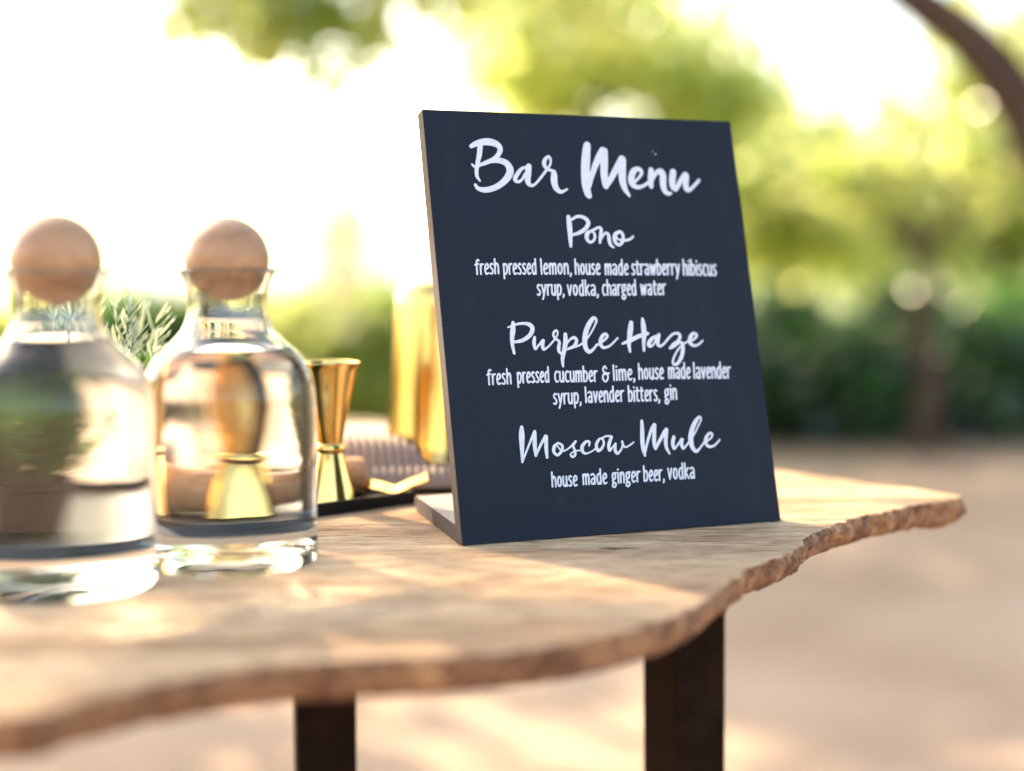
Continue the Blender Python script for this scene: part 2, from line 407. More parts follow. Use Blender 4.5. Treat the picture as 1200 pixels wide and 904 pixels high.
dark_lab = ['dark green bush behind the right edge of the menu board', 'dark green bush just right of the menu board',
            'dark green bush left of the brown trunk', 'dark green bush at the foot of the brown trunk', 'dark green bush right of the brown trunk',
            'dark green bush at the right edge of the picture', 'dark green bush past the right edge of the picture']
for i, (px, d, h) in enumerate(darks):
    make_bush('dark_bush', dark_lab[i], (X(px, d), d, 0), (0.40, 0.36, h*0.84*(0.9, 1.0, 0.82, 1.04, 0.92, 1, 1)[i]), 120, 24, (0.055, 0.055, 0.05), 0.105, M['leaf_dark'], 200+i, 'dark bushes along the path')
# trees behind
make_tree('garden_tree', 'tall tree with yellow green backlit crown behind the menu board', 'tree', (X(690, 13), 13, 0), (X(700, 13), 13, 1.7), 0.12,
          [((X(700, 13), 13, 3.0), (1.25, 1.0, 0.8)), ((X(620, 13), 13.3, 2.5), (0.7, 0.8, 0.5)), ((X(810, 13), 12.7, 2.2), (0.8, 0.8, 0.55)), ((X(720, 13), 13.0, 1.2), (1.2, 0.8, 0.5))],
          300, 10, (0.22, 0.21, 0.17), 0.20, M['leaf_yellow'], 301, 'backlit trees behind the table')
make_tree('garden_tree', 'slim brown trunked tree standing among the dark bushes on the right', 'tree', (X(1092, 6.9), 6.9, 0), (X(1078, 6.9), 6.9, 0.92), 0.068,
          [((X(1040, 7.2), 7.2, 1.28), (0.45, 0.4, 0.16)), ((X(930, 7.6), 7.6, 1.35), (0.35, 0.35, 0.16)), ((X(1180, 7.4), 7.4, 1.38), (0.35, 0.35, 0.18))],
          50, 14, (0.10, 0.10, 0.07), 0.10, M['leaf_yellow'], 302, 'backlit trees behind the table')
make_tree('garden_tree', 'broad yellow green tree at the right edge behind the dark bushes', 'tree', (X(1180, 12), 12, 0), (X(1170, 12), 12, 1.6), 0.13,
          [((X(1180, 12), 12, 2.4), (0.9, 0.9, 0.6)), ((X(1110, 12), 12.2, 1.75), (0.9, 0.8, 0.45)), ((X(1250, 12), 12, 1.6), (0.8, 0.8, 0.6)), ((X(1120, 12), 12.3, 1.15), (1.0, 0.7, 0.4))],
          250, 10, (0.22, 0.21, 0.17), 0.19, M['leaf_yellow'], 303, 'backlit trees behind the table')
make_tree('garden_tree', 'loose yellow green tree showing just right of the menu board', 'tree', (X(915, 14), 14, 0), (X(915, 14), 14, 1.2), 0.10,
          [((X(915, 14), 14, 1.75), (0.9, 0.8, 0.5)), ((X(990, 14), 14.3, 1.2), (0.9, 0.8, 0.4)), ((X(860, 14), 14, 1.2), (0.7, 0.6, 0.4)), ((X(880, 14), 14.3, 2.4), (0.5, 0.5, 0.3))],
          200, 11, (0.22, 0.21, 0.17), 0.20, M['leaf_yellow'], 304, 'backlit trees behind the table')
make_tree('conical_tree', 'pale thin conical tree fading into the white sky left of the menu board', 'tree', (X(402, 30), 30, -4.0), (X(402, 30), 30, 2.2), 0.10,
          [((X(402, 30), 30, 2.4), (0.25, 0.25, 0.5)), ((X(402, 30), 30, 1.4), (0.6, 0.5, 0.7)), ((X(400, 30), 30, 0.2), (1.0, 0.8, 0.8))],
          90, 22, (0.12, 0.12, 0.15), 0.16, leaf_mat('pale_dry_leaves', (0.42, 0.36, 0.24), (0.7, 0.62, 0.42), 0.4), 305, None, True, False)  # leaf colour made pale to stand in for distance haze
def hanging_tree():
    base = Vector((-3.6, 6.5, 0)); root = empty('overhanging_tree', base); tag(root, 'tree whose leafy branches hang into the top left of the sky', 'tree')
    g = np.random.default_rng(21); d = 6.0
    pts = [(0, 0, -0.2), (0.05, 0, 1.0), (0.2, 0.02, 2.0)]
    def at(px, py, dd): r = ray(px, py); return tuple(Vector((0, 0, CAM_Z))+r*(dd/r.y)-base)
    spine = [pts[-1], at(150, -190, 6.2), at(300, -60, 6.0), at(380, 0, 6.0), at(402, 70, 6.0)]
    mesh_obj('trunk', *tube(catmull(pts, 6), [0.13-0.03*i/12 for i in range(13)], 12), M['bark'], root, True)
    sm = catmull(spine, 6); mesh_obj('limb', *tube(sm, [0.09*(1-0.93*i/(len(sm)-1)) for i in range(len(sm))], 8), M['bark'], root, True)
    cy_, cg = [], []
    for (px, py, n, sx, sy, lst) in ((215, 0, 8, 35, 12, cy_), (290, 15, 16, 45, 28, cy_), (385, 5, 14, 50, 30, cy_), (255, 25, 5, 25, 12, cy_), (330, 70, 3, 25, 20, cy_), (445, 40, 3, 12, 25, cy_), (385, 45, 9, 16, 36, cg), (400, 95, 3, 8, 14, cg), (330, 15, 5, 20, 20, cg), (470, -15, 8, 45, 20, cy_), (560, -10, 10, 50, 22, cy_), (650, -12, 10, 50, 22, cy_)):
        for k in range(n): lst.append(at(px+g.normal(0, sx), py+g.normal(0, sy), d+g.normal(0, 0.25)))
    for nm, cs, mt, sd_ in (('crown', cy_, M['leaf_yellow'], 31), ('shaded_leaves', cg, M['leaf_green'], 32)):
        v, f = leaves(cs, 12, (0.08, 0.09, 0.07), 0.105, seed=sd_); np_mesh(nm, v, f, mt, root)  # second mesh holds the darker green clumps
    # unseen leaves added to shade the table, gaps cut along chosen sun rays
    holes = [(-0.13, 0.70, 0.055), (-0.02, 0.66, 0.05), (-0.075, 0.675, 0.05), (-0.21, 0.70, 0.05), (-0.04, 1.0, 0.09), (-0.11, 1.0, 0.06), (0.22, 1.05, 0.10), (-0.45, 0.62, 0.08)]
    cz = []
    while len(cz) < 230:
        x, y = g.uniform(-1.5, 0.75), g.uniform(0.2, 1.9); h = g.uniform(2.9, 3.7); t = (h-TZ)/sdir.z
        if any(math.hypot(x-a, y-b) < rr+0.05 for a, b, rr in holes): continue
        if math.sin(x*9+1)*math.cos(y*8) > 0.35: continue
        cz.append((x+sdir.x*t-base.x, y+sdir.y*t-base.y, h))
    v, f = leaves(cz, 9, (0.05, 0.05, 0.03), 0.08, seed=33); np_mesh('high_crown', v, f, M['leaf_yellow'], root)
    mesh_obj('high_limbs', *merge([tube(limb_path(pts[-1], q, 0.3, g, 6), [0.03*(1-0.8*i/5) for i in range(6)], 6) for q in cz[::40]]), M['bark'], root, True)
    tw = [tube(limb_path(sm[g.integers(10, len(sm))], q, 0.05, g, 5), [0.008*(1-0.7*i/4) for i in range(5)], 5) for q in (cy_+cg)[::3]]
    mesh_obj('twigs', *merge(tw), M['bark'], root, True)
hanging_tree()
# near tree whose brown limb arches across the top right corner and whose crown hangs over the path
def arch_tree():
    d = 5.2; g = np.random.default_rng(5)
    base = Vector((3.3, 5.0, 0)); root = empty('shade_tree', base)
    tag(root, 'large shade tree whose brown limb arches across the top right corner', 'tree')
    tp = [(0, 0, -0.2), (0.02, 0, 0.5), (-0.08, 0.02, 1.0), (-0.32, 0.05, 1.32)]
    pts = [Vector(p) for p in tp]
    for (px, py) in ((1260, 215), (1200, 128), (1150, 60), (1085, 8), (1010, -40), (900, -95), (760, -170)):
        dd = ray(px, py); pts.append(Vector((0, 0, CAM_Z)) + dd*(d/dd.y) - base)
    pts[3] = (pts[2]+pts[4])*0.5
    sm = catmull([tuple(p) for p in pts], 5)
    n = len(sm)
    mesh_obj('trunk', *tube([tuple(p) for p in sm[:16]], [0.16-0.06*i/15 for i in range(16)], 14), M['bark'], root, True)
    mesh_obj('limb', *tube([tuple(p) for p in sm[15:]], [0.125-0.075*i/(n-16) for i in range(n-15)], 12), M['bark'], root, True)
    # crown: clumps overhead toward the sun, above the frame
    cs = []
    while len(cs) < 215:
        x, y, z = g.uniform(-5.5, 3.5), g.uniform(5.0, 12.5), g.uniform(3.1, 5.0)
        if (x+0.8)**2/22 + (y-8.3)**2/16 > 1: continue
        if math.sin(x*2.6+0.6)*math.cos(y*2.1+0.4*x) + g.normal(0, 0.25) < 0.0: continue
        cs.append((x-base.x, y-base.y, z-base.z))
    lim = []
    top = sm[-1]
    for q in cs[::14]: lim.append(tube(limb_path(sm[g.integers(n-14, n)], q, 0.3, g, 7), [0.05*(1-0.8*i/6) for i in range(7)], 6))
    mesh_obj('upper_limbs', *merge(lim), M['bark'], root, True)
    v, f = leaves(cs, 85, (0.19, 0.19, 0.12), 0.15, seed=9)
    np_mesh('crown', v, f, M['leaf_green'], root)
    return root
arch_tree()

# ------------------------------------------------------------------ table
def table():
    root = empty('live_edge_table', (0, 1.0, 0)); tag(root, 'live edge slab table of pale brown wood on dark steel legs', 'table')
    off = Vector((0, 1.0, 0))
    top = [(-60, 845), (0, 838), (100, 818), (190, 798), (300, 781), (425, 771), (520, 767), (600, 761), (680, 749), (750, 733), (800, 717), (840, 694),
           (858, 678), (880, 661), (920, 648), (945, 628), (962, 619), (1000, 607), (1030, 600), (1080, 590), (1120, 585)]
    P = [on_table(*p) for p in top]
    P = [Vector((-1.15, 0.60, TZ)), Vector((-0.8, 0.56, TZ)), Vector((-0.45, 0.525, TZ)), Vector((-0.3, 0.515, TZ))] + P[1:]
    front_n = len(P)
    P += [Vector((0.306, 1.0, TZ)), Vector((0.27, 1.045, TZ)), Vector((0.13, 1.20, TZ)), Vector((0.0, 1.355, TZ)), Vector((-0.09, 1.45, TZ)), Vector((-0.25, 1.51, TZ)), Vector((-0.6, 1.55, TZ)), Vector((-1.2, 1.53, TZ)), Vector((-1.25, 1.1, TZ))]
    loop = catmull([tuple(p) for p in P] + [tuple(P[0])], 8)[:-1]
    # even resample
    seg = np.linalg.norm(np.diff(np.vstack([loop, loop[:1]]), axis=0), axis=1); s = np.concatenate([[0], np.cumsum(seg)])
    LP = np.vstack([loop, loop[:1]])
    mid = (LP[1:]+LP[:-1])/2; w = np.where((mid[:, 0] > -0.35) & (mid[:, 0] < 0.32) & (mid[:, 1] < 1.03) & (mid[:, 2] > 0), 1/0.0011, 1/0.007)*seg
    cw = np.concatenate([[0], np.cumsum(w)]); n = int(cw[-1]); t = np.interp(np.arange(n)/n*cw[-1], cw, s)
    loop = np.stack([np.interp(t, s, LP[:, k]) for k in range(3)], 1)
    from mathutils import noise as mn
    tang = np.roll(loop, -4, 0)-np.roll(loop, 4, 0); nr = np.stack([tang[:, 1], -tang[:, 0], np.zeros(n)], 1); nr /= np.linalg.norm(nr, axis=1)[:, None]
    rings = []; TH = 0.0185
    zs_ = [0, 0.0006] + [0.0016+0.00115*q for q in range(14)] + [TH-0.0008, TH]
    levels = [(z, float(np.interp(z, [0, 0.0007, 0.004, 0.008, 0.012, 0.016, TH], [0, 0.0008, 0.0016, 0.0012, 0.0, -0.003, -0.007]))) for z in zs_]; nl_ = len(levels)-1
    for j, (dz, outw) in enumerate(levels):
        ring = []
        for i in range(n):
            p = loop[i]; rough = 1.0 if p[0] > 0.10 else 0.35
            big = mn.noise(Vector(p)*9)*0.0035; fn = (mn.fractal(Vector((p[0]*60, p[1]*60, dz*95)), 0.55, 2.1, 4)*0.0030 + mn.fractal(Vector((p[0]*260, p[1]*260, dz*420)), 0.7, 2.1, 3)*0.0009)*rough
            ck = mn.noise(Vector((p[0]*120, p[1]*120, 3.0+dz*25))); fn -= (0.0028*max(0, ck-0.45)/0.3*rough)
            o = outw + big + (fn if j else fn*0.35)
            zz = mn.noise(Vector((p[0]*14, p[1]*14, 4.0)))*0.0025*(j/nl_) + (mn.fractal(Vector((p[0]*60, p[1]*60, 9.0)), 0.6, 2.0, 3)*0.0012*rough*(j/nl_))
            ring.append(tuple(Vector(p)+Vector(nr[i])*o + Vector((0, 0, -dz+zz)) - off))
        rings.append(ring)
    V = [v for r in rings for v in r]; F = []; mi = []
    for j in range(len(rings)-1):
        for i in range(n):
            i2 = (i+1) % n; F.append((j*n+i, (j+1)*n+i, (j+1)*n+i2, j*n+i2)); mi.append(1 if j else 0)
    F.append(tuple(range(n))); mi.append(0)
    k = (len(rings)-1)*n; F.append(tuple(k+i for i in range(n-1, -1, -1))); mi.append(1)
    t_ = mesh_obj('slab', V, F, [M['table'], M['edge']], root, False, mi)
    for f_ in t_.data.polygons:
        if len(f_.vertices) == 4: f_.use_smooth = True
    t_.data.set_sharp_from_angle(angle=R(50))
    # small knot let into the top
    kn = on_table(727, 643) - off
    bm = bmesh.new(); bmesh.ops.create_circle(bm, cap_ends=True, segments=24, radius=1)
    for v in bm.verts:
        a = math.atan2(v.co.y, v.co.x); r = 1+0.25*math.sin(3*a)+0.12*math.sin(7*a)
        v.co = Vector((v.co.x*0.0105*r, v.co.y*0.0019*r*(1.4 if v.co.x < 0 else 0.55)+0.0006*math.sin(v.co.x*5), 0))
    k = bm_obj('knot', bm, plain('wood_knot', (0.10, 0.05, 0.03), 0.8, nscale=600, var=0.6), root); k.location = kn+Vector((0, 0, 0.0003)); k.rotation_euler.z = R(8)
    # legs: square steel tube
    for (px, dd, rz, lean) in ((375, 0.98, 12, 0.0), (817, 0.98, 29, 0.006)):
        zt = TZ-TH-0.004
        x = X(px, dd); s = 0.040
        bm = box_bm((s, s, zt), (0, 0, zt/2), 0.002)
        l = bm_obj('leg', bm, M['leg'], root); l.location = Vector((x, dd, 0))-off; l.rotation_euler = (0, R(-0.7) if lean else 0, R(rz))
        bm = box_bm((0.10, 0.10, 0.006), (0, 0, 0), 0.001); pl = bm_obj('mounting_plate', bm, M['leg'], root)
        pl.location = Vector((x, dd, TZ-TH-0.0075))-off; pl.rotation_euler.z = R(rz)
table()

# ------------------------------------------------------------------ menu board
YAW, LEAN, BW, BH, BT = 0.38543, 0.2622, 0.2108, 0.260, 0.0098
BO = Vector((-0.0281, 0.8194, TZ + 0.0004))
bx = Vector((math.cos(YAW), math.sin(YAW), 0)); bn = Vector((math.sin(YAW), -math.cos(YAW), 0))
bu = Vector((0, 0, 1))*math.cos(LEAN) - bn*math.sin(LEAN); bN = bx.cross(bu)
def px_to_board(px, py):
    d = ray(px, py); c = Vector((0, 0, CAM_Z)); t = (BO-c).dot(bN)/d.dot(bN); p = c+d*t-BO
    return p.dot(bx), p.dot(bu)

def field_mesh(pts, rad, res=0.00022, lift=0.00015):
    """union of discs -> clean flat outline mesh in board coordinates (marching squares)"""
    pts = np.asarray(pts); rad = np.asarray(rad); pad = rad.max()+res*2
    x0, y0 = pts.min(0)-pad; x1, y1 = pts.max(0)+pad
    nx = int((x1-x0)/res)+2; ny = int((y1-y0)/res)+2
    gx = x0+np.arange(nx)*res; gy = y0+np.arange(ny)*res
    Fd = np.full((ny, nx), 1.0)
    for (px, py), r in zip(pts, rad):
        i0 = max(0, int((px-r-3*res-x0)/res)); i1 = min(nx, int((px+r+3*res-x0)/res)+2)
        j0 = max(0, int((py-r-3*res-y0)/res)); j1 = min(ny, int((py+r+3*res-y0)/res)+2)
        sub = np.hypot(gx[None, i0:i1]-px, gy[j0:j1, None]-py)-r
        np.minimum(Fd[j0:j1, i0:i1], sub, out=Fd[j0:j1, i0:i1])
    ins = Fd < 0; cnt = ins[:-1, :-1]*1+ins[1:, :-1]+ins[:-1, 1:]+ins[1:, 1:]
    V, F = [], []; cache = {}
    def vert(x, y):
        k = (round(x*1e7), round(y*1e7))
        if k not in cache: cache[k] = len(V); V.append((x, y, lift))
        return cache[k]
    for j in range(ny-1):
        row = cnt[j]; i = 0
        while i < nx-1:
            if row[i] == 4:
                k = i
                while k < nx-1 and row[k] == 4: k += 1
                F.append((vert(gx[i], gy[j]), vert(gx[k], gy[j]), vert(gx[k], gy[j+1]), vert(gx[i], gy[j+1]))); i = k; continue
            if row[i] > 0:
                cs = [(i, j), (i+1, j), (i+1, j+1), (i, j+1)]; poly = []
                for q in range(4):
                    a, b = cs[q], cs[(q+1) % 4]; fa, fb = Fd[a[1], a[0]], Fd[b[1], b[0]]
                    if fa < 0: poly.append(vert(gx[a[0]], gy[a[1]]))
                    if (fa < 0) != (fb < 0):
                        t = fa/(fa-fb); poly.append(vert(gx[a[0]]+(gx[b[0]]-gx[a[0]])*t, gy[a[1]]+(gy[b[1]]-gy[a[1]])*t))
                pp = []
                for v in poly:
                    if v not in pp: pp.append(v)
                if len(pp) >= 3: F.append(tuple(pp))
            i += 1
    return V, F
def strokes_to_board(strokes, sx, ox, oy, wscale=1.0):
    """strokes as (x, y, width) in enlarged-photo units -> points and radii on the board"""
    P, Rr = [], []
    for st in strokes:
        s = catmull(st, 14)
        prev = None
        for x, y, w in s:
            px, py = ox+x/sx, oy+y/sx
            u, v = px_to_board(px, py); u2, v2 = px_to_board(px+1, py); u3, v3 = px_to_board(px, py+1)
            k = 0.5*(math.hypot(u2-u, v2-v)+math.hypot(u3-u, v3-v)); r = max(0.0003, w/sx*k*0.5*wscale)
            if prev is not None:
                dd = math.hypot(u-prev[0], v-prev[1]); m = int(dd/0.00018)
                for q in range(1, m):
                    t = q/m; P.append((prev[0]*(1-t)+u*t, prev[1]*(1-t)+v*t)); Rr.append(prev[2]*(1-t)+r*t)
            P.append((u, v)); Rr.append(r); prev = (u, v, r)
    return P, Rr
SCRIPT = {
 'Bar': (8.571, 545, 155, [
   [(62,143,42),(110,118,56),(190,100,70),(265,104,72),(325,130,62),(352,172,54),(335,225,48),(290,270,44),(225,302,44),(165,325,36),(115,345,26)],
   [(70,325,20),(90,345,26),(115,350,28)],
   [(150,150,56),(142,230,52),(125,310,44),(115,380,42),(120,445,36),(148,490,22)],
   [(130,345,26),(180,320,34),(260,290,46),(350,288,58),(420,320,66),(452,385,74),(430,450,70),(370,515,62),(290,562,58),(200,582,56),(130,567,42),(103,532,32)],
   [(610,352,24),(565,372,34),(520,430,44),(500,478,40),(530,500,32),(570,478,26),(600,420,24)],
   [(640,345,56),(632,420,66),(628,490,58),(650,532,40),(695,530,26),(755,465,26),(815,385,26),(852,330,22),(858,275,24),(836,248,30),(800,282,40),(795,330,44),(825,372,32),(880,392,32)],
   [(895,398,36),(893,440,66),(895,505,68),(915,565,58),(955,600,40),(995,592,26),(1022,575,22)]]),
 'Menu': (7.5, 670, 160, [
   [(135,78,60),(130,110,70),(122,220,80),(120,340,80),(125,430,76),(140,500,64),(150,520,56)],
   [(155,440,32),(180,335,46),(225,210,58),(272,128,66)],[(286,130,60),(284,220,70),(284,330,66),(292,410,58),(300,440,50)],
   [(305,435,44),(345,370,50),(400,270,58),(440,200,62)],[(447,205,60),(443,300,68),(446,390,64),(468,465,48),(508,527,20)],
   [(560,395,22),(600,350,26),(612,312,34),(585,288,40),(545,305,52),(524,360,60),(530,415,56),(575,447,38),(630,435,28),(680,400,26)],
   [(697,298,48),(692,370,52),(697,440,42)],[(700,400,28),(735,330,36),(778,308,50),(800,345,60),(802,420,58),(815,475,50),(845,504,34),(872,500,22)],
   [(890,315,56),(882,390,60),(890,445,54),(912,468,38)],[(920,460,34),(950,405,42),(990,345,48),(1004,350,52),(1000,410,54),(1005,458,46),(1028,474,34),(1070,440,28),(1116,388,28)]]),
 'Pono': (12.0, 655, 245, [
   [(132,115,60),(145,220,78),(155,330,74),(160,430,60),(165,528,42)],
   [(180,150,36),(250,110,42),(330,115,48),(395,160,58),(410,215,60),(370,280,56),(290,335,52),(190,368,36)],
   [(445,312,36),(400,345,58),(388,400,60),(408,450,48),(445,470,38),(490,440,38),(505,385,40),(485,330,38),(445,312,36)],
   [(420,325,36),(500,288,34),(560,262,38),(592,285,46),(588,340,50),(580,410,46),(575,472,40)],
   [(590,430,24),(640,350,34),(680,345,42),(700,390,52),(706,450,54),(728,510,44),(768,542,28)],
   [(850,320,38),(795,355,56),(780,420,60),(800,480,50),(845,508,42),(888,470,46),(902,400,46),(885,345,46),(850,320,40)],
   [(805,390,24),(835,430,26),(900,442,34),(960,440,36),(1010,420,36),(1040,392,34)]]),
 'Purple': (8.571, 590, 370, [
   [(95,72,34),(93,150,56),(86,220,46),(90,300,38),(107,380,28)],
   [(42,120,14),(75,108,20),(140,86,26),(210,80,30),(268,97,44),(290,140,46),(262,200,42),(190,250,38),(105,268,26)],
   [(312,220,30),(306,275,40),(320,335,28),(352,300,20),(392,255,32)],[(400,250,30),(392,305,38),(405,340,28),(450,312,20),(495,262,20),(530,215,18),(545,175,18),(528,150,22),(503,175,26),(505,212,26),(535,242,28),(560,265,30),(555,310,36),(555,355,34),(578,385,22)],
   [(620,190,40),(622,270,50),(606,360,44),(592,440,38),(598,510,22)],
   [(640,275,20),(672,238,24),(712,222,32),(733,258,36),(705,308,32),(650,335,24)],[(640,342,18),(700,322,18),(760,300,20),(805,270,22)],
   [(815,262,20),(868,190,18),(912,110,18),(932,50,26),(905,25,34),(862,80,48),(828,160,52),(815,240,52),(822,315,50),(852,362,42),(892,348,30),(940,290,22)],
   [(945,295,20),(1010,250,22),(1042,208,28),(1018,186,30),(985,220,38),(972,280,40),(1002,322,30),(1060,308,22),(1110,265,20),(1145,227,20)]]),
 'Haze': (10.0, 710, 365, [
   [(295,135,50),(287,210,68),(276,300,58),(270,390,46),(282,472,30)],[(428,90,34),(438,170,62),(446,260,60),(442,360,44),(445,460,32)],
   [(192,380,24),(280,345,46),(380,295,48),(488,262,40)],
   [(585,290,26),(535,325,42),(502,380,50),(515,412,34),(555,390,24),(590,320,26)],
   [(620,275,40),(606,335,52),(607,385,44),(635,410,30),(680,380,26),(730,320,28),(785,268,30),(845,260,34),(868,298,40),(842,350,36),(790,385,32),(748,432,28)],
   [(748,436,26),(800,415,24),(850,375,26),(890,372,38),(902,440,46),(885,530,46),(845,605,40),(795,625,30),(785,575,28),(820,490,24),(868,420,22),(920,375,22),(975,345,20)],
   [(975,355,22),(1030,330,24),(1062,285,34),(1032,257,32),(996,290,46),(980,350,48),(1010,395,38),(1060,400,28),(1108,370,24),(1132,345,22)]]),
 'Moscow': (8.0, 600, 485, [
   [(90,128,34),(90,200,56),(92,300,46),(96,455,20)],[(98,450,18),(140,340,20),(188,220,24),(212,168,30)],[(213,180,34),(212,290,42),(222,392,28)],
   [(226,385,24),(270,290,26),(315,212,34)],[(320,215,34),(320,320,38),(328,410,26)],
   [(430,275,20),(396,310,34),(392,358,32),(425,388,26),(464,350,28),(470,300,26),(432,274,20)],[(425,300,14),(448,335,16),(482,350,16),(530,325,16),(592,265,22)],
   [(596,260,24),(572,298,26),(588,345,26),(590,388,26),(562,405,22),(550,378,16),(590,350,14),(645,345,14)],
   [(722,302,16),(724,266,24),(692,264,26),(657,310,36),(662,355,32),(692,374,20),(750,352,14),(790,320,14)],
   [(815,240,24),(790,288,30),(802,345,30),(836,330,26),(860,280,24),(845,235,20),(815,238,20)],[(830,235,16),(880,212,18),(918,212,22)],
   [(932,218,28),(908,290,34),(914,345,26),(945,310,16),(968,280,18)],[(970,280,20),(966,340,32),(988,374,26),(1020,340,20),(1037,295,22),(1032,262,22)],[(1036,278,18),(1055,312,18),(1090,304,16),(1140,268,14)]]),
 'Mule': (10.909, 740, 480, [
   [(130,150,40),(135,260,54),(138,400,58),(150,510,54),(172,590,32)],[(172,560,26),(200,430,36),(250,265,42),(290,198,48)],[(295,200,46),(288,350,54),(290,440,52),(306,500,42)],
   [(312,490,38),(360,400,44),(420,290,48),(445,258,48)],[(448,260,46),(436,400,52),(446,490,44),(486,567,24)],
   [(540,355,46),(526,430,50),(542,500,36),(578,468,26),(640,385,38)],[(648,385,38),(640,450,46),(662,498,34),(700,460,24),(740,405,24)],
   [(745,400,24),(800,320,20),(852,210,20),(886,130,24),(868,95,30),(820,150,50),(772,260,64),(756,380,70),(776,480,60),(822,535,44),(870,500,28),(935,410,24)],
   [(940,420,22),(1010,370,24),(1030,322,32),(1000,303,32),(955,355,42),(945,420,46),(985,474,36),(1050,465,28),(1100,420,24),(1125,388,22)]]),
}
def ell(cx, cy_, rx, ry, n=14): return [(cx+rx*math.sin(2*math.pi*k/n), cy_+ry*math.cos(2*math.pi*k/n)) for k in range(n+1)]
GL = {
 'a': (.36, [[(.04,.90),(.17,1.0),(.30,.86),(.32,.5),(.33,0)], [(.31,.56),(.13,.50),(.03,.27),(.10,.03),(.22,.05),(.31,.24)]]),
 'b': (.36, [[(.02,1.45),(.05,0)], [(.04,.72),(.17,1.0),(.31,.82),(.34,.42),(.24,.04),(.06,.03)]]),
 'c': (.30, [[(.29,.95),(.16,1.0),(.04,.72),(.04,.28),(.15,0),(.29,.05)]]),
 'd': (.36, [[(.30,1.45),(.33,0)], [(.31,.88),(.18,1.0),(.05,.78),(.03,.35),(.12,0),(.24,.06),(.32,.28)]]),
 'e': (.31, [[(.05,.47),(.20,.52),(.29,.66),(.27,.92),(.17,1.0),(.05,.75),(.03,.35),(.13,.0),(.30,.08)]]),
 'f': (.30, [[(.32,1.36),(.22,1.43),(.13,1.25),(.13,.8),(.15,0)], [(.0,.95),(.27,1.02)]]),
 'g': (.36, [ell(.17, .68, .13, .31), [(.24,.94),(.36,1.0)], [(.10,.40),(.05,.22),(.15,.08),(.28,-.02),(.32,-.2),(.20,-.40),(.05,-.34),(.04,-.14),(.13,.04)]]),
 'h': (.35, [[(.02,1.45),(.04,0)], [(.04,.68),(.17,1.0),(.29,.88),(.32,.5),(.33,0)]]),
 'i': (.07, [[(.03,.98),(.04,0)], [(.02,1.30),(.03,1.33)]]),
 'k': (.32, [[(.02,1.45),(.04,0)], [(.29,1.0),(.06,.50)], [(.09,.54),(.33,0)]]),
 'l': (.08, [[(.02,1.45),(.05,0)]]),
 'm': (.52, [[(.02,.98),(.04,0)], [(.04,.72),(.15,1.0),(.25,.86),(.27,0)], [(.27,.72),(.38,1.0),(.48,.86),(.50,0)]]),
 'n': (.34, [[(.02,.98),(.04,0)], [(.04,.70),(.17,1.0),(.28,.88),(.31,.5),(.32,0)]]),
 'o': (.34, [ell(.17, .5, .14, .48)]),
 'p': (.36, [[(.02,.98),(.06,-.42)], [(.04,.74),(.17,1.0),(.31,.82),(.33,.42),(.23,.04),(.07,.05)]]),
 'r': (.24, [[(.02,.98),(.04,0)], [(.04,.68),(.12,.95),(.25,.98)]]),
 's': (.27, [[(.25,.94),(.13,1.0),(.04,.82),(.09,.60),(.21,.42),(.25,.18),(.15,0),(.02,.06)]]),
 't': (.26, [[(.10,1.28),(.10,.25),(.17,.0),(.27,.05)], [(.0,.97),(.26,.99)]]),
 'u': (.34, [[(.02,.98),(.03,.25),(.12,0),(.24,.10),(.30,.35)], [(.30,.98),(.32,0)]]),
 'v': (.31, [[(.01,.98),(.15,.0)], [(.30,.98),(.15,.0)]]),
 'w': (.47, [[(.01,.98),(.12,0)], [(.23,.9),(.12,0)], [(.23,.9),(.35,0)], [(.46,.98),(.35,0)]]),
 'y': (.33, [[(.01,.98),(.17,.06)], [(.32,.98),(.17,.02),(.07,-.40)]]),
 ',': (.09, [[(.05,.06),(.06,-.06),(.01,-.22)]]),
 '&': (.50, [[(.30,1.20),(.18,1.40),(.06,1.16),(.12,.86),(.27,.78),(.09,.66),(.02,.32),(.15,.0),(.31,.08),(.39,.42),(.33,.68)], [(.25,.66),(.47,.74)]]),
}
# word, x0, x1, baseline left, baseline right, x-height (photograph pixels)
WORDS = [('fresh',556,585.6,322.8,321.8,13.6),('pressed',589,629.4,322.5,322.2,13.8),('lemon,',632.8,670.6,322.3,322.3,13.8),('house',672.9,704,322.5,322.8,13.8),('made',708,737,323,323,13.8),('strawberry',739.3,797.3,323,323,13.8),('hibiscus',799.6,840.2,323.3,324,14),
 ('syrup,',628.5,662,347,347,13.8),('vodka,',664.2,702.2,347.3,347.2,13.8),('charged',705,746.3,347,346.8,13.8),('water',750,780.8,346.7,346.3,13.8),
 ('fresh',570,600,452,450.8,13.8),('pressed',605.3,644.4,450,448.7,13.8),('cucumber',649,700.6,448.7,448,13.8),('&',705,715.4,448.3,448,14.4),('lime,',717.7,745,446.8,446,13.8),('house',747.4,778.3,445.4,445,14),('made',782.3,809.7,444.5,444.3,14),('lavender',811.9,856.7,444.4,444,14.2),
 ('syrup,',647.6,682,474.8,473.6,13.8),('lavender',685,731.7,472.8,471.3,14),('bitters,',735.3,774,471.4,470.6,14),('gin',778,794,469.5,468.8,14),
 ('house',645.7,677.2,571.6,570.3,13.4),('made',682,712,569,567.8,13.6),('ginger',716.2,750.7,567.4,565.5,13.6),('beer,',753.3,779.5,565,563.8,13.8),('vodka',781.8,814.8,562.6,561.3,14)]
